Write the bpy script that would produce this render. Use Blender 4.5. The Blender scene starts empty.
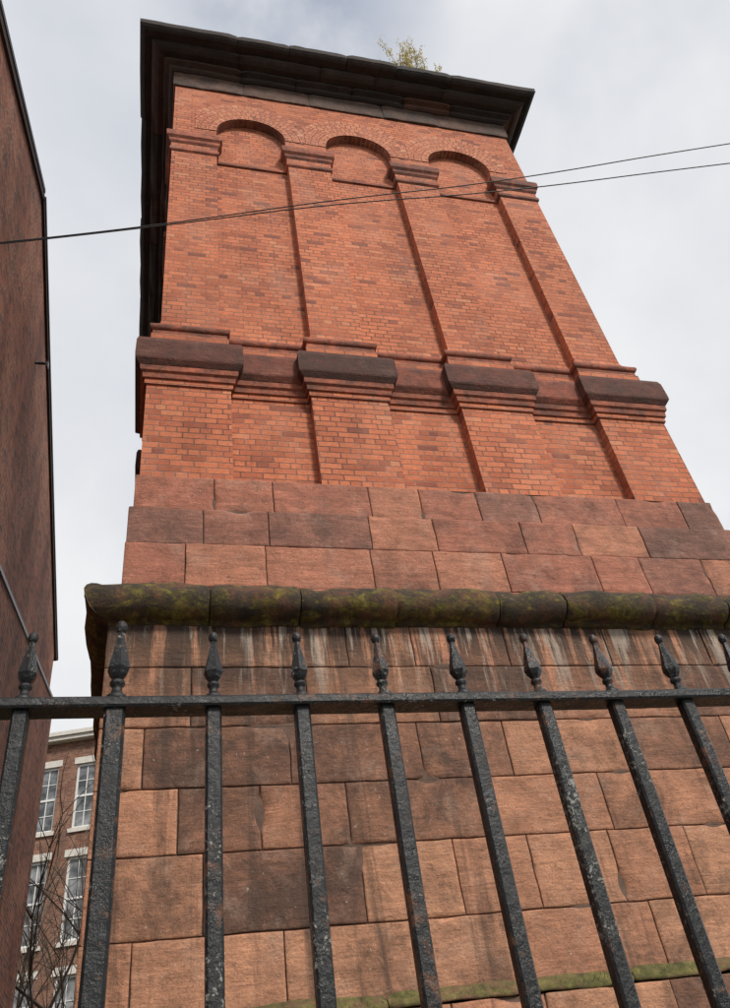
import bpy, math, random
from mathutils import Vector, Matrix, noise
random.seed(7)
H=1.55            # eye height; all z below are relative to the eye, H is added when meshes are made
S=bpy.context.scene
def rnd(a,b): return random.uniform(a,b)
def nz(x,y,z): return noise.noise(Vector((x,y,z)))

# ------------------------------------------------------------------ mesh builder
class MB:
    def __init__(s): s.v=[];s.f=[];s.m=[];s.uv=[];s.c=[];s.s=[]
    def add(s,p): s.v.append(tuple(p)); return len(s.v)-1
    def face(s,idx,mat=0,uv=None,c=(.5,.5,.5,1),sm=False):
        s.f.append(tuple(idx));s.m.append(mat);s.uv.append(uv);s.c.append(c);s.s.append(sm)
    def poly(s,pts,mat=0,uv=None,c=(.5,.5,.5,1),sm=False):
        s.face([s.add(p) for p in pts],mat,uv,c,sm)
    def box(s,x0,x1,y0,y1,z0,z1,mat=0,c=(.5,.5,.5,1)):
        i=[s.add(p) for p in [(x0,y0,z0),(x1,y0,z0),(x1,y1,z0),(x0,y1,z0),(x0,y0,z1),(x1,y0,z1),(x1,y1,z1),(x0,y1,z1)]]
        for q in [(0,1,5,4),(1,2,6,5),(2,3,7,6),(3,0,4,7),(4,5,6,7),(3,2,1,0)]:
            s.face([i[k] for k in q],mat,None,c)
    def build(s,name,mats,parent=None,off=True,bevel=0):
        me=bpy.data.meshes.new(name)
        dz=H if off else 0
        me.from_pydata([(x,y,z+dz) for x,y,z in s.v],[],s.f)
        for m in mats: me.materials.append(m)
        me.update()
        me.polygons.foreach_set('material_index',s.m); me.polygons.foreach_set('use_smooth',s.s)
        UV=[];CO=[]
        for p in me.polygons:
            u=s.uv[p.index]; n=p.normal; col=s.c[p.index]
            for k,vi in enumerate(p.vertices):
                CO.extend(col)
                if u: UV.extend(u[k])
                else:
                    x,y,z=me.vertices[vi].co
                    if abs(n.z)>.75: UV.extend((x,y))
                    elif abs(n.y)>=abs(n.x): UV.extend((x,z))
                    else: UV.extend((y,z))
        me.uv_layers.new(name="UVMap"); me.uv_layers[0].data.foreach_set('uv',UV)
        me.color_attributes.new("bc",'FLOAT_COLOR','CORNER'); me.color_attributes["bc"].data.foreach_set('color',CO)
        me.update()
        ob=bpy.data.objects.new(name,me); S.collection.objects.link(ob)
        if parent: ob.parent=parent
        if bevel:
            b=ob.modifiers.new('b','BEVEL'); b.width=bevel; b.segments=2; b.limit_method='ANGLE'
        return ob
def empty(name,loc=(0,0,0),rz=0):
    e=bpy.data.objects.new(name,None); S.collection.objects.link(e); e.location=loc; e.rotation_euler=(0,0,rz); return e

# ------------------------------------------------------------------ material helpers
def mat(name):
    m=bpy.data.materials.new(name); m.use_nodes=True; nt=m.node_tree
    b=nt.nodes['Principled BSDF']; return m,nt,b
def N(nt,t,**k):
    n=nt.nodes.new(t)
    for a,v in k.items(): setattr(n,a,v)
    return n
def mapping(nt,src,scale):
    m=N(nt,'ShaderNodeMapping'); m.inputs['Scale'].default_value=scale; nt.links.new(src,m.inputs['Vector']); return m.outputs[0]
def noi(nt,vec,scale,detail=5,rough=.6,dist=0):
    n=N(nt,'ShaderNodeTexNoise'); n.inputs['Scale'].default_value=scale; n.inputs['Detail'].default_value=detail
    n.inputs['Roughness'].default_value=rough; n.inputs['Distortion'].default_value=dist
    nt.links.new(vec,n.inputs['Vector']); return n.outputs[0]
def ramp(nt,src,stops,interp='LINEAR'):
    r=N(nt,'ShaderNodeValToRGB'); e=r.color_ramp.elements; r.color_ramp.interpolation=interp
    while len(e)<len(stops): e.new(.5)
    for i,(p,c) in enumerate(stops):
        e[i].position=p; e[i].color=(c,c,c,1) if not isinstance(c,tuple) else c+(1,)
    nt.links.new(src,r.inputs[0]); return r.outputs[0]
def mix(nt,a,b,fac,mode='MIX'):
    m=N(nt,'ShaderNodeMix',data_type='RGBA',blend_type=mode)
    for sock,v in ((m.inputs[6],a),(m.inputs[7],b),(m.inputs[0],fac)):
        if isinstance(v,(int,float)): sock.default_value=v if sock==m.inputs[0] else (v,v,v,1)
        elif isinstance(v,tuple): sock.default_value=v+(1,)
        else: nt.links.new(v,sock)
    return m.outputs[2]
def math_(nt,op,a,b=0,clamp=False):
    m=N(nt,'ShaderNodeMath',operation=op,use_clamp=clamp)
    for i,v in enumerate((a,b)):
        if isinstance(v,(int,float)): m.inputs[i].default_value=v
        else: nt.links.new(v,m.inputs[i])
    return m.outputs[0]
def bump(nt,b,h,strength,dist):
    n=N(nt,'ShaderNodeBump'); n.inputs['Strength'].default_value=strength; n.inputs['Distance'].default_value=dist
    nt.links.new(h,n.inputs['Height']); nt.links.new(n.outputs[0],b.inputs['Normal'])
def simple(name,col,rough=.7,var=.3,scale=8,bs=.3,metal=0):
    m,nt,b=mat(name); tc=N(nt,'ShaderNodeTexCoord').outputs['Object']
    n=noi(nt,tc,scale,6); r=ramp(nt,n,[(.3,tuple(c*(1-var) for c in col)),(.7,tuple(min(1,c*(1+var)) for c in col))])
    nt.links.new(r,b.inputs['Base Color']); b.inputs['Roughness'].default_value=rough; b.inputs['Metallic'].default_value=metal
    if bs: bump(nt,b,noi(nt,tc,scale*5,4),bs,.01)
    return m

def brick_mat(name,c1,c2,mortar,dark=.35,bw=.235,rh=.080,odd=(.24,.075,.05),jt=.0055,pale=.2,hdr=4):
    m,nt,b=mat(name); uv=N(nt,'ShaderNodeTexCoord').outputs['UV']; ob=N(nt,'ShaderNodeTexCoord').outputs['Object']
    wob=N(nt,'ShaderNodeTexNoise'); wob.inputs['Scale'].default_value=1.7; nt.links.new(uv,wob.inputs['Vector'])
    vm=N(nt,'ShaderNodeVectorMath',operation='MULTIPLY_ADD'); nt.links.new(wob.outputs['Color'],vm.inputs[0]); vm.inputs[1].default_value=(.02,.02,0); nt.links.new(uv,vm.inputs[2])
    wob2=N(nt,'ShaderNodeTexNoise'); wob2.inputs['Scale'].default_value=30; nt.links.new(uv,wob2.inputs['Vector'])
    vm2=N(nt,'ShaderNodeVectorMath',operation='MULTIPLY_ADD'); nt.links.new(wob2.outputs['Color'],vm2.inputs[0]); vm2.inputs[1].default_value=(.007,.007,0); nt.links.new(vm.outputs[0],vm2.inputs[2])
    s=N(nt,'ShaderNodeSeparateXYZ'); nt.links.new(vm2.outputs[0],s.inputs[0])
    u=math_(nt,'ADD',s.outputs[0],50.03); v=math_(nt,'DIVIDE',math_(nt,'ADD',s.outputs[1],30.02),rh)
    row=math_(nt,'FLOOR',v); fv=math_(nt,'MULTIPLY',math_(nt,'FRACT',v),rh)
    isH=math_(nt,'LESS_THAN',math_(nt,'MODULO',row,hdr),.5)
    wd=math_(nt,'SUBTRACT',bw,math_(nt,'MULTIPLY',isH,bw/2))
    off=math_(nt,'ADD',math_(nt,'MULTIPLY',math_(nt,'MODULO',row,2),bw/2),math_(nt,'MULTIPLY',isH,bw/4))
    uu=math_(nt,'DIVIDE',math_(nt,'ADD',u,off),wd); cell=math_(nt,'FLOOR',uu); fu=math_(nt,'MULTIPLY',math_(nt,'FRACT',uu),wd)
    du=math_(nt,'MINIMUM',fu,math_(nt,'SUBTRACT',wd,fu)); dv=math_(nt,'MINIMUM',fv,math_(nt,'SUBTRACT',rh,fv)); d=math_(nt,'MINIMUM',du,dv)
    mr=N(nt,'ShaderNodeMapRange',interpolation_type='SMOOTHSTEP'); nt.links.new(d,mr.inputs[0])
    for i,x in enumerate((jt*.6,jt*1.5,1,0)): mr.inputs[1+i].default_value=x
    mort=mr.outputs[0]
    cb=N(nt,'ShaderNodeCombineXYZ'); nt.links.new(cell,cb.inputs[0]); nt.links.new(row,cb.inputs[1])
    wn=N(nt,'ShaderNodeTexWhiteNoise',noise_dimensions='2D'); nt.links.new(cb.outputs[0],wn.inputs[0])
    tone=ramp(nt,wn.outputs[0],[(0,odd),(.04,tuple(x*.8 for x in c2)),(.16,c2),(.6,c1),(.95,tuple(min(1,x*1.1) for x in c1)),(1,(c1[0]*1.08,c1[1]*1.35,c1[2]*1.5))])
    fine=noi(nt,ob,28,6,.7); tone=mix(nt,tone,ramp(nt,fine,[(.3,.74),(.7,1.2)]),1,'MULTIPLY')
    mv=noi(nt,mapping(nt,ob,(1,1,.6)),1.1,6,.7); mcol=mix(nt,mortar,tuple(min(1,x*2.5) for x in mortar),ramp(nt,mv,[(.42,0),(.6,1)]))
    col=mix(nt,tone,mcol,mort)
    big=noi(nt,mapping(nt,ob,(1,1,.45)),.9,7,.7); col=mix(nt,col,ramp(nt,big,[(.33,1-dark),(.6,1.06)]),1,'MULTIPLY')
    pl=noi(nt,mapping(nt,ob,(1.5,1.5,.8)),1.3,7,.7); pf=ramp(nt,pl,[(.50,0),(.75,pale)]); col=mix(nt,col,(.50,.33,.25),pf)
    # small dark dirt stains
    ds=noi(nt,mapping(nt,ob,(2.2,2.2,.9)),2.6,8,.75); col=mix(nt,col,(.10,.05,.035),ramp(nt,ds,[(.60,0),(.74,.5)]))
    nt.links.new(col,b.inputs['Base Color']); b.inputs['Roughness'].default_value=.88
    h=math_(nt,'SUBTRACT',math_(nt,'MULTIPLY',noi(nt,ob,70,4),.35),mort); h=math_(nt,'ADD',h,math_(nt,'MULTIPLY',wn.outputs[0],.3))
    bump(nt,b,h,.8,.008)
    return m
M_brick=brick_mat('red_brick',(.57,.175,.080),(.47,.132,.062),(.16,.08,.058),.24,pale=.26)
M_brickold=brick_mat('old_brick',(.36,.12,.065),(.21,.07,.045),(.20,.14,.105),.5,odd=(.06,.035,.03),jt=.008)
M_brickfar=brick_mat('brown_brick',(.25,.12,.075),(.16,.075,.05),(.18,.13,.10),.3)
M_arch=brick_mat('arch_brick',(.57,.205,.11),(.51,.16,.085),(.14,.07,.05),.12,bw=.45,rh=.095,hdr=5000,jt=.0065)

def stone_mat(name,stops,stainz=None,darkamt=.55,bloom=.38,bb=.7,sat=(.66,.86),gw=.30,specks=True,s3=1.6):
    m,nt,b=mat(name); ob=N(nt,'ShaderNodeTexCoord').outputs['Object']
    at=N(nt,'ShaderNodeAttribute',attribute_name='bc'); sp=N(nt,'ShaderNodeSeparateColor'); nt.links.new(at.outputs['Color'],sp.inputs[0])
    va=N(nt,'ShaderNodeVectorMath',operation='MULTIPLY_ADD'); nt.links.new(at.outputs['Color'],va.inputs[0]); va.inputs[1].default_value=(7,5,9); nt.links.new(ob,va.inputs[2]); bo=va.outputs[0]
    col=ramp(nt,sp.outputs[0],stops)
    n1=noi(nt,bo,4.5,8,.72,.5); col=mix(nt,col,ramp(nt,n1,[(.3,.48),(.42,.85),(.55,1.02),(.72,1.35)]),1,'MULTIPLY')
    n2=noi(nt,mapping(nt,bo,(1.2,1.2,10)),2.0,6,.65,1.4); col=mix(nt,col,ramp(nt,n2,[(.35,.78),(.65,1.18)]),1,'MULTIPLY')
    n3=noi(nt,ob,s3,9,.74,.6); v=math_(nt,'ADD',n3,math_(nt,'MULTIPLY',sp.outputs[1],gw)); so=ramp(nt,v,[(sat[0],0),(sat[1],darkamt)])
    col=mix(nt,col,(.045,.03,.024),so)
    n4=noi(nt,ob,3.1,9,.75); col=mix(nt,col,(.56,.39,.30),ramp(nt,n4,[(.52,0),(.72,bloom)]))
    n5=noi(nt,ob,60,4,.8); col=mix(nt,col,ramp(nt,n5,[(.3,.66),(.5,1.0),(.75,1.18)]),1,'MULTIPLY')
    n6=noi(nt,ob,16,5,.7); col=mix(nt,col,(.06,.035,.026),ramp(nt,n6,[(.60,0),(.70,.5)]))
    if specks:
        n7=noi(nt,ob,38,3,.6); col=mix(nt,col,(.62,.56,.48),ramp(nt,n7,[(.69,0),(.73,.6)]))
    if stainz:
        sx=N(nt,'ShaderNodeSeparateXYZ'); nt.links.new(ob,sx.inputs[0])
        mr=N(nt,'ShaderNodeMapRange'); mr.inputs[1].default_value=stainz[0]; mr.inputs[2].default_value=stainz[1]; nt.links.new(sx.outputs[2],mr.inputs[0])
        st=noi(nt,mapping(nt,ob,(5,5,.35)),1.2,6,.7,.3)
        f=math_(nt,'MULTIPLY',mr.outputs[0],ramp(nt,st,[(.42,0),(.50,1.0)]),True)
        col=mix(nt,col,(.03,.023,.018),math_(nt,'MULTIPLY',f,.95))
        st2=noi(nt,mapping(nt,ob,(6,6,.5)),1.7,6,.7); f2=math_(nt,'MULTIPLY',mr.outputs[0],ramp(nt,st2,[(.54,0),(.62,.75)]))
        col=mix(nt,col,(.52,.44,.36),f2)
        st3=noi(nt,mapping(nt,ob,(3.5,3.5,.18)),1.4,7,.7,.4); col=mix(nt,col,(.06,.038,.028),ramp(nt,st3,[(.54,0),(.68,.7)]))
    nt.links.new(col,b.inputs['Base Color']); b.inputs['Roughness'].default_value=.85
    h=math_(nt,'ADD',math_(nt,'MULTIPLY',noi(nt,mapping(nt,bo,(1,1,6)),6,5,.7,.8),.6),noi(nt,ob,24,8,.75)); h=math_(nt,'ADD',h,math_(nt,'MULTIPLY',n1,1.5))
    bump(nt,b,h,bb,.016)
    return m
M_base=stone_mat('sandstone_base',[(0,(.18,.09,.06)),(.25,(.31,.145,.088)),(.5,(.44,.205,.118)),(.8,(.50,.25,.145)),(1,(.49,.20,.12))],(2.75+H,3.70+H),.75,.38,.9,(.57,.80),.20,True,2.1)
M_up=stone_mat('sandstone_red',[(0,(.19,.10,.078)),(.3,(.30,.135,.095)),(.6,(.42,.158,.10)),(1,(.49,.21,.125))],None,.62,.34,.9,(.58,.82),.22)
M_dark=stone_mat('sooty_stone',[(0,(.016,.013,.011)),(.5,(.04,.024,.018)),(1,(.12,.045,.028))],None,.7,.05,specks=False)
M_band=stone_mat('sooty_red_band',[(0,(.05,.026,.02)),(.4,(.125,.043,.029)),(1,(.36,.10,.058))],None,.75,.12,.9,(.54,.76),.2,False,3.4)
M_frieze=stone_mat('frieze_stone',[(0,(.07,.038,.028)),(.5,(.15,.070,.045)),(1,(.30,.14,.085))],None,.85,.2,.8,(.52,.74),.25,False,2.4)
M_cap=stone_mat('red_stone_trim',[(0,(.20,.07,.045)),(.5,(.42,.122,.066)),(1,(.48,.15,.085))],None,.75,.12,sat=(.54,.76),specks=False,s3=3.0)
def moss_mat(name,a=.46,g=(.15,.145,.025),hi=(.27,.24,.05),bs=((.022,.02,.016),(.06,.046,.033),(.19,.08,.05)),upw=.06):
    m,nt,b=mat(name); ob=N(nt,'ShaderNodeTexCoord').outputs['Object']
    base=ramp(nt,noi(nt,ob,4,8,.75),[(.3,bs[0]),(.5,bs[1]),(.68,bs[2])])
    geo=N(nt,'ShaderNodeNewGeometry'); sx=N(nt,'ShaderNodeSeparateXYZ'); nt.links.new(geo.outputs['Normal'],sx.inputs[0])
    up=math_(nt,'MULTIPLY',sx.outputs[2],upw)
    f=ramp(nt,math_(nt,'ADD',noi(nt,mapping(nt,ob,(1,1,2)),3.2,10,.85,.6),up),[(a,0),(a+.12,.9)])
    gcol=ramp(nt,noi(nt,ob,14,6,.7),[(.3,tuple(x*.35 for x in g)),(.5,g),(.68,hi)])
    col=mix(nt,base,gcol,f)
    nt.links.new(col,b.inputs['Base Color']); b.inputs['Roughness'].default_value=.9
    bump(nt,b,noi(nt,ob,30,8,.8),1,.02); return m
M_moss=moss_mat('mossy_stone',.485,(.17,.14,.022),(.42,.34,.06),((.022,.02,.016),(.065,.045,.032),(.22,.085,.05)),upw=-.02)
M_mossy=moss_mat('moss_ledge',.42,(.13,.13,.035),(.26,.23,.07),((.09,.05,.035),(.20,.10,.065),(.33,.17,.10)),.05)
M_mortar=simple('mortar',(.12,.075,.055),.95,.35,12)
M_mort2=simple('dark_mortar',(.10,.07,.055),.95,.35,12)

# ------------------------------------------------------------------ TOWER
tower=empty('brick_tower',(0,0,0))
CX,CY=2.878,9.142
def T(k,x,y):   # rotate k*-90 deg about centre ; local front is y=-h
    for _ in range(k): x,y=y,-x
    return (CX+x,CY+y)
def plan(h,w,r,n=4):
    g=(2*h-n*w)/(n-1); side=[]
    for i in range(n):
        a=-h+i*(w+g)
        if i==0: side+= [(a,-h),(a+w,-h)] + [(a+w,-h+r)]
        elif i<n-1: side+=[(a,-h+r),(a,-h),(a+w,-h),(a+w,-h+r)]
        else: side+=[(a,-h+r),(a,-h)]
    pts=[]
    for k in (0,3,2,1):
        for (x,y) in side:
            for _ in range(k): x,y=y,-x
            pts.append((x,y))
    return pts
def square(h): return [(-h,-h),(h,-h),(h,h),(-h,h)]
def offs(pl,d):
    out=[];n=len(pl)
    for i,(x,y) in enumerate(pl):
        ax,ay=pl[i-1];bx,by=pl[(i+1)%n]
        def nrm(px,py,qx,qy):
            dx,dy=qx-px,qy-py;l=math.hypot(dx,dy);return dy/l,-dx/l
        n1=nrm(ax,ay,x,y);n2=nrm(x,y,bx,by)
        if abs(n1[0]*n2[0]+n1[1]*n2[1])>.9: out.append((x+n1[0]*d,y+n1[1]*d))
        else: out.append((x+(n1[0]+n2[0])*d,y+(n1[1]+n2[1])*d))
    return out
def sweep(mb,pl,prof,cols=None):
    prev=None
    for j,(o,z,mt) in enumerate(prof):
        cur=[mb.add((CX+x,CY+y,z)) for x,y in offs(pl,o)]
        if prev:
            n=len(cur)
            for i in range(n):
                k=(i+1)%n; q_=random.Random(i*7).random()
                c=((.6+.3*q_ if i%13 in (2,6,10) else .22+.25*q_) if cols else .55)
                mb.face((prev[i],prev[k],cur[k],cur[i]),pm,None,(c,.5,.5,1))
        prev=cur;pm=mt
    return prev
hl,wl,rl=3.142,.90,.12
hu,wu,ru=3.032,.68,.13
Plow=plan(hl,wl,rl); Pup=plan(hu,wu,ru)

mb=MB()
MATS=[M_brick,M_band,M_cap,M_mort2]
sweep(mb,Plow,[(0,5.3,0),(0,6.88,2),(.022,6.885,0),(.022,6.955,2),(.045,6.96,2),(.05,7.03,2),(.075,7.05,2),(.08,7.13,2)])
sweep(mb,Plow,[(.085,7.125,1),(.12,7.17,1),(.128,7.18,1),(.135,7.20,1),(.137,7.25,1),(.133,7.48,1),(.115,7.55,1),(-.2,7.60,1)],cols=True)
roll=[(.085+.035*math.sin(a),7.93-.05*math.cos(a),2) for a in [math.pi*i/8 for i in range(9)]]
sweep(mb,Pup,[(.10,7.5,0),(.10,7.80,2),(.085,7.81,2)]+roll+[(.05,8.0,2),(.04,8.06,0),(.012,8.10,0),(0,8.16,0),(0,13.02,0)])
mb.build('brick_stages',MATS,tower)

mb=MB()
g=(2*hu-4*wu)/3; R=g/2; ZS=13.28; ZT=14.76
for k in range(4):
    def P(x,y,z): a,b=T(k,x,y); return (a,b,z)
    yf=-hu
    def q(p,uv=None,m=0,sm=False): mb.poly(p,m,uv,sm=sm)
    for i in range(4):
        a=-hu+i*(wu+g)
        q([P(a,yf,13.02),P(a+wu,yf,13.02),P(a+wu,yf,ZT),P(a,yf,ZT)])
    for i in range(3):
        x0=-hu+wu+i*(wu+g); xc=x0+R; n=28
        pts=[(xc-R*math.cos(math.pi*t/n),ZS+R*math.sin(math.pi*t/n)) for t in range(n+1)]
        for t in range(n):
            (xa,za),(xb,zb)=pts[t],pts[t+1]
            q([P(xa,yf,za),P(xb,yf,zb),P(xb,yf,ZT),P(xa,yf,ZT)])
            s0=R*math.pi*t/n; s1=R*math.pi*(t+1)/n
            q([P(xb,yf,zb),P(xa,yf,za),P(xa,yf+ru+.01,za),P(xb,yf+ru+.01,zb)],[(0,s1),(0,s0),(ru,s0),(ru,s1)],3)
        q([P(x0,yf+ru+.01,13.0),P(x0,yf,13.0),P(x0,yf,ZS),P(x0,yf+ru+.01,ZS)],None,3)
        q([P(x0+g,yf,13.0),P(x0+g,yf+ru+.01,13.0),P(x0+g,yf+ru+.01,ZS),P(x0+g,yf,ZS)])
        q([P(x0-.02,yf+ru+.001,13.0),P(x0+g+.02,yf+ru+.001,13.0),P(x0+g+.02,yf+ru+.001,ZS+R+.03),P(x0-.02,yf+ru+.001,ZS+R+.03)])
        lim=R+wu/2-.004
        for ring in range(4):
            m=56; ra=R+ring*.13; rb=ra+.120; yy=yf-.014+.002*ring
            for t in range(m):
                th0,th1=math.pi*t/m,math.pi*(t+1)/m
                c=[]
                for th,r in ((th0,ra),(th1,ra),(th1,rb),(th0,rb)):
                    rr=min(r,lim/max(1e-4,abs(math.cos(th)))); c.append((th,rr))
                if abs(c[0][1]-c[3][1])<.002 and abs(c[1][1]-c[2][1])<.002: continue
                q([P(xc-r*math.cos(th),yy,ZS+r*math.sin(th)) for th,r in c],
                  [((r-ra)*1.0+.09+.45*ring,th*(R+.3)+ring*.045) for th,r in c],4)
        za,zb=12.42,12.48
        q([P(x0,yf+ru-.03,za),P(x0+g,yf+ru-.03,za),P(x0+g,yf+ru-.03,zb),P(x0,yf+ru-.03,zb)],None,2)
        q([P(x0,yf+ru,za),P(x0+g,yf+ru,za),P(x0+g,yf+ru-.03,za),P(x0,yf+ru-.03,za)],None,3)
    for i in range(4):
        a=-hu+i*(wu+g); b=a+wu
        prof=[(.0,12.42),(.03,12.45),(.03,12.52),(.015,12.54),(.015,12.66),(.045,12.70),(.05,12.76),(.085,12.80),(.09,12.92),(.075,12.97),(0,13.03)]
        for j in range(len(prof)-1):
            (o0,z0),(o1,z1)=prof[j],prof[j+1]
            def rect(o,z):
                l=a-o; r_=b+o; f=yf-o; bk=yf+ru+.02
                return [P(l,bk,z),P(l,f,z),P(r_,f,z),P(r_,bk,z)]
            A=rect(o0,z0);B=rect(o1,z1); mm=2 if j not in (3,) else 0
            for e in range(3):
                if (i==0 and e==0) or (i==3 and e==2): continue
                mb.poly([A[e],A[e+1],B[e+1],B[e]],mm,None,(.5,.3+.15*i,.5,1))
mb.build('arcade',[M_brick,M_dark,M_cap,M_brickold,M_arch,M_mort2],tower)

def stone_run(mb,h,prof,length,ks,mat_=0,jz=.01,jo=.01,step=.09,rough=.006,tone=(0,1),gap=.008,smooth=False):
    for k in ks:
        n=max(1,int(2*h/length)); edges=[-h]+sorted(-h+2*h*(i+rnd(-.13,.13))/n for i in range(1,n))+[h]
        for i in range(n):
            a,b=edges[i],edges[i+1]; dz=rnd(-jz,jz); do=rnd(-jo,jo); c=(rnd(*tone),random.random(),random.random(),1)
            st=step if k==0 else step*4
            m=max(2,int((b-a)/st)); rows=[]
            us=[t/m for t in range(m+1)]
            if smooth and k==0: us=sorted(set(us+[.012/(b-a),.035/(b-a),1-.012/(b-a),1-.035/(b-a)]))
            for u in us:
                row=[]
                for (o,z) in prof:
                    o2=o+do
                    xa=a+gap/2 if i else -(h+o2); xb=b-gap/2 if i<n-1 else (h+o2)
                    xx=xa+(xb-xa)*u
                    e=min(u,1-u)*(b-a); er=.014*math.exp(-e/.016) if ((u<.5 and i) or (u>=.5 and i<n-1)) else 0
                    nn=rough*nz(xx*7+k*13,o*9,z*7+h)+rough*1.5*nz(xx*2.3+k*7,1,z*2)
                    X,Y=T(k,xx,-(h+o2+nn-er)); row.append(mb.add((X,Y,z+dz+nn*.8-(er if z>sum(p[1] for p in prof)/len(prof) else -er))))
                rows.append(row)
            for t in range(len(us)-1):
                for j in range(len(prof)-1):
                    mb.face((rows[t][j],rows[t+1][j],rows[t+1][j+1],rows[t][j+1]),mat_,None,c,smooth)
            mb.face(list(reversed(rows[0])),mat_,None,c); mb.face(rows[-1],mat_,None,c)
mb=MB()
K=(0,1,2,3)
stone_run(mb,hu,[(-.1,14.74),(.035,14.74),(.04,14.76),(.04,15.20),(-.1,15.20)],1.1,K,1,.004,.006,tone=(.3,1))
stone_run(mb,hu,[(-.1,15.205),(.06,15.205),(.10,15.23),(.12,15.28),(.20,15.31),(.21,15.36),(-.1,15.37)],1.0,K,0,.003,.004,tone=(.1,.9))
stone_run(mb,hu,[(-.1,15.372),(.30,15.372),(.36,15.40),(.41,15.44),(.42,15.49),(-.1,15.50)],1.2,K,0,.004,.006,tone=(0,.8))
stone_run(mb,hu,[(-.1,15.505),(.54,15.505),(.58,15.53),(.62,15.57),(.625,15.70),(.60,15.73),(-.1,15.76)],.98,K,0,.018,.016,tone=(0,.45))
mb.box(CX-hu-.02,CX+hu+.02,CY-hu-.02,CY+hu+.02,14.78,15.68,0,(.2,.8,.5,1))
mb.build('cornice',[M_dark,M_frieze],tower)

def ashlar(mb,h,zs,L,ks,mat_=0,tonef=None,batter=None,gap=.009):
    for ci in range(len(zs)-1):
        z0,z1=zs[ci],zs[ci+1]; hh=h+(batter[ci] if batter else 0)
        for k in ks:
            edges=[-hh]; x=-hh+rnd(.35,1)*L
            while x<hh-.3*L: edges.append(x); x+=L*rnd(.66,1.3)
            edges.append(hh)
            for i in range(len(edges)-1):
                a,b=edges[i]+gap/2,edges[i+1]-gap/2
                if i==0:a=edges[0]+.001*k
                if i==len(edges)-2:b=edges[-1]-.001*k
                za,zb=z0+gap/2,z1-gap/2
                r=tonef(k,(a+b)/2,(za+zb)/2) if tonef else (random.random(),random.random())
                c=(r[0],r[1],random.random(),1); dp=rnd(-.004,.004); tilt=rnd(-.003,.003)
                cell=.04 if k==0 else .25
                def ax(p,q):
                    n=max(2,int((q-p-.06)/cell)); return [p,p+.005,p+.014]+[p+.03+(q-p-.06)*t/n for t in range(n+1)]+[q-.014,q-.005,q]
                X=ax(a,b);Z=ax(za,zb);g_=[]
                for zz in Z:
                    row=[]
                    for xx in X:
                        d=min(xx-a,b-xx,zz-za,zb-zz); s=k*31
                        er=(.005+.016*max(0,nz(xx*5+s,zz*5,3)))*math.exp(-d/.006)
                        dep=dp+tilt*(xx-a)/(b-a)+.003*nz(xx*9+s,zz*9,1)+.004*nz(xx*2.5+s,zz*3.5,5)
                        chip=max(0,nz(xx*3+s,zz*3,9)-.28)*.10*math.exp(-d/.035)
                        jx=.007*nz(xx*6+s,zz*6,7) if xx in (a,b) and 0<i else 0
                        jz=.006*nz(xx*6+s,zz*6,8) if zz in (za,zb) else 0
                        px,py=T(k,xx+jx,-(hh+dep-er-chip)); row.append(mb.add((px,py,zz+jz)))
                    g_.append(row)
                for j in range(len(Z)-1):
                    for t in range(len(X)-1):
                        mb.face((g_[j][t],g_[j][t+1],g_[j+1][t+1],g_[j+1][t]),mat_,None,c,True)
                def back(idx):
                    out=[]
                    for q in idx:
                        vx,vy,vz=mb.v[q]; lx,ly=vx-CX,vy-CY
                        for _ in range((4-k)%4): lx,ly=ly,-lx
                        wx,wy=T(k,lx,-(hh-.10)); out.append(mb.add((wx,wy,vz)))
                    return out
                for ed,rev in ((g_[0],1),(g_[-1],0),([r_[0] for r_ in g_],0),([r_[-1] for r_ in g_],1)):
                    bk=back(ed)
                    for t in range(len(ed)-1):
                        f=(ed[t],ed[t+1],bk[t+1],bk[t]); mb.face(f if not rev else f[::-1],mat_,None,c)
        mh=hh-.021
        mb.box(CX-mh,CX+mh,CY-mh,CY+mh,z0,z1-.0005*ci-.001,1)
def tone_up(k,x,z):
    r=random.random()
    return (rnd(0.2,.45),rnd(.2,.9)) if r<.25 else (rnd(.5,.95),rnd(0,.7))
def tone_base(k,x,z):
    X=CX+x
    if k==0 and 1.3<z<3.0 and .3<X<2.05: p=.6
    elif k==0 and z>2.9: p=.3
    elif k==0 and X>4.4 and z>2: p=.25
    else: p=.12
    return (rnd(.2,.42),rnd(.6,1.3)) if random.random()<p else (rnd(.46,.9),rnd(0,.7))
mb=MB()
hs=3.212; hb=3.292
ashlar(mb,hs,[3.8,4.19,4.67,5.10,5.53],.80,K,0,tone_up,batter=[.015,.01,.0,-.035])
for i in range(4):
    k=(i+1)%4; A=square(hs-.05);B=square(hl-.15)
    mb.poly([(CX+A[i][0],CY+A[i][1],5.523),(CX+A[k][0],CY+A[k][1],5.523),(CX+B[k][0],CY+B[k][1],5.55),(CX+B[i][0],CY+B[i][1],5.55)],1)
mb.build('upper_stonework',[M_up,M_mortar],tower)
mb=MB()
ashlar(mb,hb,[.90,1.40,1.92,2.38,2.85,3.36,3.76],.86,K,0,tone_base)
ashlar(mb,hb+.06,[-1.56,-1.05,-.55,-.05,.42,.88],.9,K,0,tone_base)
mb.build('base_stonework',[M_base,M_mortar],tower)
mb=MB()
prof=[(-.12,3.745),(.05,3.745),(.06,3.775),(.10,3.785)]+[(.085+.155*math.sin(a),3.935-.155*math.cos(a)) for a in [math.pi*(i+.5)/10 for i in range(10)]]+[(.03,4.10),(-.2,4.12)]
stone_run(mb,hb-.035,prof,.78,K,0,.010,.014,step=.05,rough=.02,smooth=True)
mb.build('torus_moulding',[M_moss],tower)
mb=MB()
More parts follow.
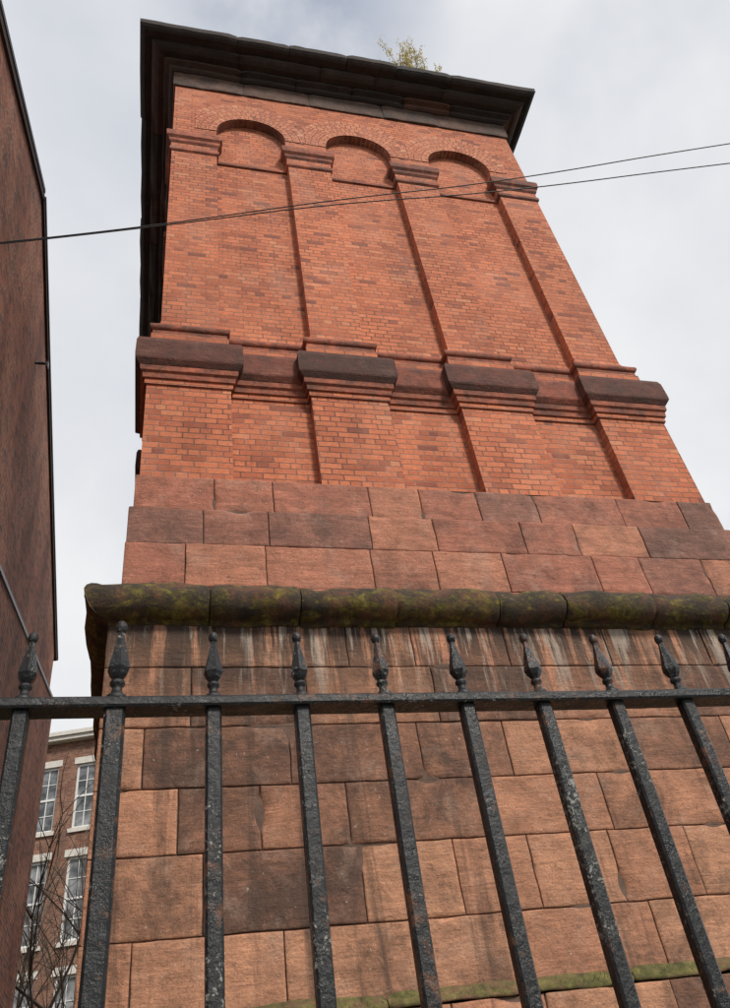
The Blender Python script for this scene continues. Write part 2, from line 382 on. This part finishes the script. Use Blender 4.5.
stone_run(mb,hb,[(.055,.885),(.066,.89),(.062,.91),(.012,.98),(-.03,.985)],.9,K,0,.003,.003,step=.04,rough=.012,smooth=True)
mb.build('mossy_plinth_top',[M_mossy],tower)

# ------------------------------------------------------------------ RAILINGS
M_iron,nt,b=mat('painted_iron'); ob=N(nt,'ShaderNodeTexCoord').outputs['Object']
col=ramp(nt,noi(nt,ob,60,6,.7),[(.3,(.004,.0045,.005)),(.6,(.008,.009,.010)),(.8,(.022,.022,.022))])
lich=ramp(nt,math_(nt,'ADD',noi(nt,ob,150,5,.75),math_(nt,'MULTIPLY',noi(nt,ob,9,4,.7),.6)),[(.90,0),(.97,.8)])
col=mix(nt,col,(.30,.30,.27),lich)
rust=ramp(nt,math_(nt,'ADD',noi(nt,ob,45,6,.75),math_(nt,'MULTIPLY',noi(nt,ob,5,2),.5)),[(.82,0),(.9,.9)]); col=mix(nt,col,(.10,.042,.02),rust)
nt.links.new(col,b.inputs['Base Color'])
rg=ramp(nt,noi(nt,ob,25,6,.7),[(.3,.12),(.7,.5)]); nt.links.new(rg,b.inputs['Roughness'])
b.inputs['Specular IOR Level'].default_value=.4
bump(nt,b,math_(nt,'ADD',noi(nt,ob,70,6,.7),math_(nt,'MULTIPLY',lich,.5)),.8,.0035)
fence=empty('iron_railings')
YF=1.06; ZR=.548
def lathe(mb,x,y,z,prof,n=10,ph=.3,sm=True):
    rings=[]
    for r,h_ in prof:
        rings.append([mb.add((x+r*math.cos(2*math.pi*i/n+ph),y+r*math.sin(2*math.pi*i/n+ph),z+h_)) for i in range(n)])
    for a,b_ in zip(rings,rings[1:]):
        for i in range(n):
            k=(i+1)%n; mb.face((a[i],a[k],b_[k],b_[i]),0,None,(.5,.5,.5,1),sm)
    mb.face(rings[-1],0); mb.face(rings[0][::-1],0)
f_base=[(.0118,0),(.0128,.003),(.0128,.007),(.0085,.010),(.0062,.015),(.006,.020),(.009,.023),(.009,.027),(.006,.030)]
f_spear=[(.006,.030),(.0105,.036),(.0142,.044),(.0135,.050),(.0098,.066),(.0066,.080),(.0046,.091),(.0046,.096)]
f_ball=[(.0035,.094),(.0062,.098),(.0074,.103),(.0066,.108),(.0035,.112),(.0008,.1135)]
bars=MB();fin=MB()
for i in range(-22,30):
    x=.0756+.1252*i; 
    post=(i%10==9) ; w=.0138 if post else .0108
    if post: x-=.006
    tx=rnd(-.003,.003); ty=rnd(-.002,.002); zb=-1.12
    p0=(x+tx,YF+ty,zb);p1=(x,YF,ZR-.005)
    n=14; prev=None
    for t in range(n+1):
        u=t/n; cx=p0[0]+(p1[0]-p0[0])*u+.0012*nz(i*3.1,t*.7,2); cy=p0[1]+(p1[1]-p0[1])*u+.0012*nz(i*3.1,t*.7,9); zz=zb+(ZR-.005-zb)*u
        cur=[bars.add((cx+a*w,cy+b_*w,zz)) for a,b_ in ((-1,-.72),(-.72,-1),(.72,-1),(1,-.72),(1,.72),(.72,1),(-.72,1),(-1,.72))]
        if prev:
            for q in range(8): bars.face((prev[q],prev[(q+1)%8],cur[(q+1)%8],cur[q]))
        prev=cur
    s=1.0 if not post else 1.15; dx=rnd(-.0008,.0008); hh_=rnd(.985,1.015); ph=rnd(-.25,.25)
    for pr,n_,sm in ((f_base,10,True),(f_spear,6,False),(f_ball,10,True)):
        lathe(fin,x+dx,YF,ZR+.0065,[(r*s,h_*s*hh_) for r,h_ in pr],n_,ph+math.pi/6,sm)
bars.build('bars',[M_iron],fence); fin.build('finials',[M_iron],fence)
rl_=MB()
def railbar(zc,hh,ww):
    xs=[-2.9+.06*i for i in range(115)]; prev=None
    for x in xs:
        dz=.0016*nz(x*2,0,zc)+.0006*nz(x*11,0,zc); cur=[rl_.add((x,YF+a*ww,zc+b_*hh+dz)) for a,b_ in ((-1,-.6),(-.9,-1),(.9,-1),(1,-.6),(1,.6),(.9,1),(-.9,1),(-1,.6))]
        if prev:
            for q in range(8): rl_.face((prev[q],cur[q],cur[(q+1)%8],prev[(q+1)%8]),0,None,(.5,.5,.5,1))
        else: rl_.face(cur[::-1])
        prev=cur
    rl_.face(prev)
railbar(ZR,.0075,.019); railbar(-.98,.0075,.019)
rl_.build('rails',[M_iron],fence)
dw=MB()
for i in range(8):
    a=-2.95+i*.85; dw.box(a,a+.842,YF-.16,YF+.16,-1.27+rnd(-.003,.003),-1.10,0,(rnd(.3,.8),random.random(),.5,1))
dw.box(-2.95,3.85,YF-.12,YF+.12,-1.56,-1.27,0,(.4,.6,.5,1))
dw.build('dwarf_wall',[M_base],None,bevel=.012)

# ------------------------------------------------------------------ LEFT GABLED HOUSE
hs_=empty('gabled_brick_house')
mb=MB(); xw=-2.5
pf=[(.5,-1.56),(.5,10.4),(8.55,14.9),(18.4,11.05),(18.4,-1.56)]
xb=-11
mb.poly([(xw,y,z) for y,z in pf][::1],0)
mb.poly([(xb,y,z) for y,z in pf][::-1],0)
mb.poly([(xb,.5,-1.56),(xw,.5,-1.56),(xw,.5,10.4),(xb,.5,10.4)],0)
mb.poly([(xw,18.4,-1.56),(xb,18.4,-1.56),(xb,18.4,11.05),(xw,18.4,11.05)],0)
mb.build('walls',[M_brickold],hs_)
M_slate=simple('slate',(.055,.058,.065),.6,.35,6)
M_lead=simple('lead_grey',(.22,.24,.27),.5,.25,10)
mb=MB()
def slab(y0,z0,y1,z1,x0,x1,t0,t1,mat_=0):
    dy,dz=y1-y0,z1-z0;l=math.hypot(dy,dz);ny,nz_=-dz/l,dy/l
    q=[(y0+ny*t0,z0+nz_*t0),(y1+ny*t0,z1+nz_*t0),(y1+ny*t1,z1+nz_*t1),(y0+ny*t1,z0+nz_*t1)]
    A=[mb.add((x0,a,b_)) for a,b_ in q];B=[mb.add((x1,a,b_)) for a,b_ in q]
    for f in (A,B[::-1],[A[0],B[0],B[1],A[1]],[A[1],B[1],B[2],A[2]],[A[2],B[2],B[3],A[3]],[A[3],B[3],B[0],A[0]]): mb.face(f,mat_)
slab(.2,10.23,8.5,14.87,xb-.1,xw+.06,.02,.10,0); slab(8.56,14.87,18.7,10.93,xb-.1,xw+.063,.02,.10,0)
slab(.3,10.29,8.53,14.89,xw-.02,xw+.045,-.13,.015,1); slab(8.55,14.9,18.6,10.97,xw-.02,xw+.045,-.13,.015,1)
mb.build('roof',[M_slate,M_dark],hs_)
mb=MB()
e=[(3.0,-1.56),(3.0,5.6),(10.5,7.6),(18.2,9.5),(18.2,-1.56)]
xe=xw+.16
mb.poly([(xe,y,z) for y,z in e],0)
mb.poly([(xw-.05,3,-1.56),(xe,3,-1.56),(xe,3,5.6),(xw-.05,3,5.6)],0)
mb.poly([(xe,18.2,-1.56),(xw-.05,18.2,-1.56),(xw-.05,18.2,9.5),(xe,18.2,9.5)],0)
slab(3,5.6,10.5,7.6,xw-.02,xe+.03,0,.07,1); slab(10.5,7.6,18.2,9.5,xw-.02,xe+.03,0,.07,1)
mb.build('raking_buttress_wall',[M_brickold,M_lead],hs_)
mb=MB(); mb.box(xw-.02,xw+.22,10.6,10.65,12.55,12.58,0); mb.box(xw+.2,xw+.24,10.58,10.67,12.45,12.6,0)
mb.build('iron_bracket',[M_iron],hs_)

# ------------------------------------------------------------------ FAR TERRACE
M_white=simple('white_paint',(.74,.74,.72),.5,.08,10,.1)
M_sill=simple('painted_stone',(.62,.58,.52),.7,.15,8)
M_glass,nt,b=mat('window_glass'); ob=N(nt,'ShaderNodeTexCoord').outputs['Object']
nt.links.new(ramp(nt,noi(nt,ob,1.5,3),[(.4,(.05,.055,.06)),(.65,(.30,.31,.32))]),b.inputs['Base Color']); b.inputs['Roughness'].default_value=.08
ter=empty('terraced_house',(-2.5,30,H),math.atan2(-.3,1))
mb=MB(); fr=MB(); gl=MB(); tr=MB()
cols=[-11.7,-9.1,-6.5,-3.9,-1.3,0.1,2.6,5.2,7.8]; W2=.375
rowsz=[(10.95,13.3),(7.35,10.0),(3.7,6.4),(.2,2.8)]
xs=sorted(set([-13.5,9.5]+[c-W2 for c in cols]+[c+W2 for c in cols]))
zs=[-1.6]+[v for r in sorted(rowsz) for v in r]+[14.2]
for i in range(len(xs)-1):
    for j in range(len(zs)-1):
        xm=(xs[i]+xs[i+1])/2; zm=(zs[j]+zs[j+1])/2
        if any(abs(xm-c)<W2 for c in cols) and any(a<zm<b_ for a,b_ in rowsz): continue
        mb.poly([(xs[i],0,zs[j]),(xs[i+1],0,zs[j]),(xs[i+1],0,zs[j+1]),(xs[i],0,zs[j+1])])
mb.poly([(-13.5,9,-1.6),(-13.5,0,-1.6),(-13.5,0,14.2),(-13.5,9,14.2)]);mb.poly([(9.5,0,-1.6),(9.5,9,-1.6),(9.5,9,14.2),(9.5,0,14.2)]);mb.poly([(9.5,9,-1.6),(-13.5,9,-1.6),(-13.5,9,14.2),(9.5,9,14.2)])
for c in cols:
    for a,b_ in rowsz:
        for s_ in (-1,1):
            x=c+s_*W2; mb.poly([(x,0,a),(x,.2,a),(x,.2,b_),(x,0,b_)])
        tr.box(c-W2-.09,c+W2+.09,-.07,.2,a-.14,a-.002,0); tr.box(c-W2-.1,c+W2+.1,-.02,.2,b_+.002,b_+.24,0)
        fr.box(c-W2+.001,c-W2+.07,.08,.16,a,b_);fr.box(c+W2-.07,c+W2-.001,.08,.16,a,b_)
        fr.box(c-W2+.07,c+W2-.07,.081,.161,b_-.08,b_);fr.box(c-W2+.07,c+W2-.07,.081,.161,a,a+.09)
        mz=(a+b_)/2; fr.box(c-W2+.07,c+W2-.07,.09,.15,mz-.035,mz+.035)
        fr.box(c-.014,c+.014,.1,.14,a+.09,b_-.08)
        for zz in (a+(b_-a)*.26,a+(b_-a)*.74): fr.box(c-W2+.07,c+W2-.07,.103,.143,zz-.012,zz+.012)
        gl.poly([(c-W2,.125,a),(c+W2,.125,a),(c+W2,.125,b_),(c-W2,.125,b_)])
tr.box(-13.7,9.7,-.3,.1,14.2,14.34);tr.box(-13.75,9.75,-.38,.1,14.345,14.5)
ro=MB(); ro.poly([(-13.7,-.2,14.5),(9.7,-.2,14.5),(9.7,4.5,17),(-13.7,4.5,17)]);ro.poly([(9.7,9.2,14.5),(-13.7,9.2,14.5),(-13.7,4.5,17),(9.7,4.5,17)])
for b_,n_,m_ in ((mb,'walls',M_brickfar),(fr,'sash_frames',M_white),(gl,'glass',M_glass),(tr,'sills_and_cornice',M_sill),(ro,'roof',M_slate)):
    b_.build(n_,[m_],ter,off=False)

# ------------------------------------------------------------------ CABLES
M_cab=simple('black_cable',(.015,.015,.016),.5,.2,20,0)
def cable(name,pts,r=.011):
    cu=bpy.data.curves.new(name,'CURVE'); cu.dimensions='3D'; cu.bevel_depth=r; cu.bevel_resolution=2
    sp=cu.splines.new('NURBS'); sp.points.add(len(pts)-1)
    for p,q in zip(sp.points,pts): p.co=(q[0],q[1],q[2]+H,1)
    sp.use_endpoint_u=True; sp.order_u=3; sp.resolution_u=12
    o=bpy.data.objects.new(name,cu); S.collection.objects.link(o); cu.materials.append(M_cab); return o
cable('overhead_cable',[(-2.5,4.9,7.25),(-1.83,4.8,7.33),(-.13,4.6,7.76),(1.6,4.25,8.06),(3.41,3.9,8.26),(6.06,3.2,8.58),(12,1.7,9.1)],.0065)
cable('overhead_cable',[(-2.5,4.905,7.238),(-1.83,4.805,7.318),(-.13,4.606,7.747),(1.6,4.26,8.0),(3.35,3.9,8.02),(5.98,3.3,8.28),(12,2.0,8.8)],.0065)

# ------------------------------------------------------------------ PLANTS
M_leaf,nt,b=mat('autumn_leaf'); at=N(nt,'ShaderNodeAttribute',attribute_name='bc'); sp=N(nt,'ShaderNodeSeparateColor'); nt.links.new(at.outputs['Color'],sp.inputs[0])
nt.links.new(ramp(nt,sp.outputs[0],[(0,(.26,.22,.06)),(.4,(.52,.43,.13)),(1,(.70,.56,.26))]),b.inputs['Base Color']); b.inputs['Roughness'].default_value=.6
tl=N(nt,'ShaderNodeBsdfTranslucent'); nt.links.new(b.inputs['Base Color'].links[0].from_socket,tl.inputs[0]); mx=N(nt,'ShaderNodeMixShader'); mx.inputs[0].default_value=.5
out=nt.nodes['Material Output']; nt.links.new(b.outputs[0],mx.inputs[1]); nt.links.new(tl.outputs[0],mx.inputs[2]); nt.links.new(mx.outputs[0],out.inputs[0])
M_bark=simple('bark',(.10,.075,.055),.9,.3,20)
def tube(mb,p,q,r0,r1,mat_=0,n=5):
    d=(q-p); u=d.orthogonal().normalized(); w=d.cross(u).normalized()
    A=[mb.add(p+(u*math.cos(2*math.pi*i/n)+w*math.sin(2*math.pi*i/n))*r0) for i in range(n)]
    B=[mb.add(q+(u*math.cos(2*math.pi*i/n)+w*math.sin(2*math.pi*i/n))*r1) for i in range(n)]
    for i in range(n): mb.face((A[i],A[(i+1)%n],B[(i+1)%n],B[i]),mat_,None,(.5,.5,.5,1),True)
def grow(mb,p,d,l,r,depth,leafp,lsize,spread=.75):
    segs=3
    for s in range(segs):
        d2=(d+Vector((rnd(-1,1),rnd(-1,1),rnd(-.5,.9)))*.22).normalized(); q=p+d2*l/segs
        tube(mb,p,q,r*(1-s*.2),r*(1-(s+1)*.2)); 
        if depth<=2:
            for _ in range(leafp):
                c=p.lerp(q,random.random())+Vector((rnd(-1,1),rnd(-1,1),rnd(-1,1)))*.06
                a=Vector((rnd(-1,1),rnd(-1,1),rnd(-1,1))).normalized(); b2=a.orthogonal().normalized(); sz=lsize*rnd(.6,1.3)
                mb.poly([c-a*sz,c+b2*sz*.45,c+a*sz,c-b2*sz*.45],1,None,(random.random(),.5,.5,1))
        if depth>0:
            for _ in range(2 if s else 1):
                nd=(d2+Vector((rnd(-1,1),rnd(-1,1),rnd(-.3,.8)))*spread).normalized()
                grow(mb,q,nd,l*rnd(.5,.75),r*.55,depth-1,leafp,lsize,spread)
        p,d=q,d2
random.seed(21)
mb=MB()
for dx in (-.4,-.22,-.05,.12,.28): grow(mb,Vector((4.42+dx*.5,5.80+rnd(-.1,.1),15.70)),Vector((dx*1.6,-.05,1)).normalized(),rnd(.58,.72),.009,2,5,.030,.9)
mb.build('sapling_on_cornice',[M_bark,M_leaf])
mb=MB()
for j,(x,y) in enumerate(((-2.0,21.5),(-1.3,22.3),(-2.5,22.6))):
    grow(mb,Vector((x,y,-1.56)),Vector((rnd(-.1,.1),0,1)),5.5,.07,3,0,.04)
mb.build('bare_shrub',[M_bark,M_leaf])
M_grass=simple('grass_tuft',(.14,.14,.045),.7,.5,9)
mb=MB()
for _ in range(900):
    x=rnd(-.3,6.1); 
    if nz(x*2.6,0,0)<.12-.05*x: continue
    y=CY-hb-rnd(.0,.06); z=.90+.06*(1-(CY-hb-y)/.06); hgt=rnd(.012,.045); a=rnd(0,6.28); w=.003
    p=Vector((x,y,z)); t=p+Vector((rnd(-.02,.02),rnd(-.03,.01),hgt)); s=Vector((math.cos(a),math.sin(a),0))*w
    mb.poly([p-s,p+s,t])
mb.build('grass_tufts',[M_grass])

# ------------------------------------------------------------------ GROUND
mb=MB(); mb.poly([(-400,-400,-1.56),(400,-400,-1.56),(400,400,-1.56),(-400,400,-1.56)])
mb.build('ground',[simple('soil_grass',(.07,.075,.04),.95,.4,1.5)])
mb=MB(); mb.box(-60,60,-3.2,.9,-1.70,-1.54); mb.build('pavement',[simple('paving',(.22,.21,.2),.85,.2,3)])
mb=MB(); mb.box(-60,60,-3.36,-3.202,-1.75,-1.536); mb.build('kerb',[simple('kerbstone',(.3,.29,.28),.8,.2,4)])
mb=MB(); mb.poly([(-60,-11,-1.556),(60,-11,-1.556),(60,-3.36,-1.556),(-60,-3.36,-1.556)]); mb.build('road',[simple('asphalt',(.05,.05,.052),.9,.25,8)])

# ------------------------------------------------------------------ LIGHT
el=math.radians(43); az=Vector((.42,-1,0)).normalized()
sd=Vector((az.x*math.cos(el),az.y*math.cos(el),math.sin(el)))
L=bpy.data.lights.new('sun','SUN'); L.energy=3.0; L.angle=math.radians(11); L.color=(1,.95,.87)
lo=bpy.data.objects.new('sun',L); S.collection.objects.link(lo); lo.rotation_euler=sd.to_track_quat('Z','Y').to_euler()
w=bpy.data.worlds.new('World'); S.world=w; w.use_nodes=True; nt=w.node_tree; nt.nodes.clear()
sky=N(nt,'ShaderNodeTexSky',sky_type='NISHITA'); sky.sun_disc=False; sky.sun_elevation=el; sky.sun_rotation=math.atan2(az.x,az.y)
b1=N(nt,'ShaderNodeBackground'); b1.inputs[1].default_value=.15; nt.links.new(sky.outputs[0],b1.inputs[0])
tc=N(nt,'ShaderNodeTexCoord').outputs['Generated']
cn=noi(nt,mapping(nt,tc,(1,1,1.5)),1.5,6,.5,.3); cc=ramp(nt,cn,[(.3,(.64,.67,.73)),(.5,(.77,.785,.82)),(.62,(.90,.905,.92))])
b2=N(nt,'ShaderNodeBackground'); b2.inputs[1].default_value=1.0; nt.links.new(cc,b2.inputs[0])
cv=noi(nt,mapping(nt,tc,(1,1,1.3)),2.0,5,.5,.3); cf=ramp(nt,cv,[(.26,.65),(.46,1)])
dt=N(nt,'ShaderNodeVectorMath',operation='DOT_PRODUCT'); nt.links.new(tc,dt.inputs[0]); dt.inputs[1].default_value=(.114,.296,.948)
gap_=math_(nt,'MULTIPLY',ramp(nt,dt.outputs['Value'],[(.985,0),(1,1)]),ramp(nt,noi(nt,tc,7,5,.6),[(.35,.05),(.6,.45)]))
cf=math_(nt,'SUBTRACT',cf,gap_,True)
ms=N(nt,'ShaderNodeMixShader'); nt.links.new(cf,ms.inputs[0]); nt.links.new(b1.outputs[0],ms.inputs[1]); nt.links.new(b2.outputs[0],ms.inputs[2])
wo=N(nt,'ShaderNodeOutputWorld'); nt.links.new(ms.outputs[0],wo.inputs[0])

# ------------------------------------------------------------------ CAMERA
cam=bpy.data.cameras.new('camera'); co=bpy.data.objects.new('camera',cam); S.collection.objects.link(co); S.camera=co
r=Vector((.9707,-.2064,-.1242)).normalized(); bk=Vector((-.2369,-.7280,-.6440)).normalized(); up=bk.cross(r).normalized(); r=up.cross(bk)
co.matrix_world=Matrix(((r.x,up.x,bk.x,0),(r.y,up.y,bk.y,0),(r.z,up.z,bk.z,H),(0,0,0,1)))
cam.sensor_fit='VERTICAL'; cam.sensor_height=36; cam.lens=29.07; cam.clip_start=.05; cam.clip_end=2000
S.view_settings.view_transform='Standard'; S.view_settings.look='None'; S.view_settings.exposure=0
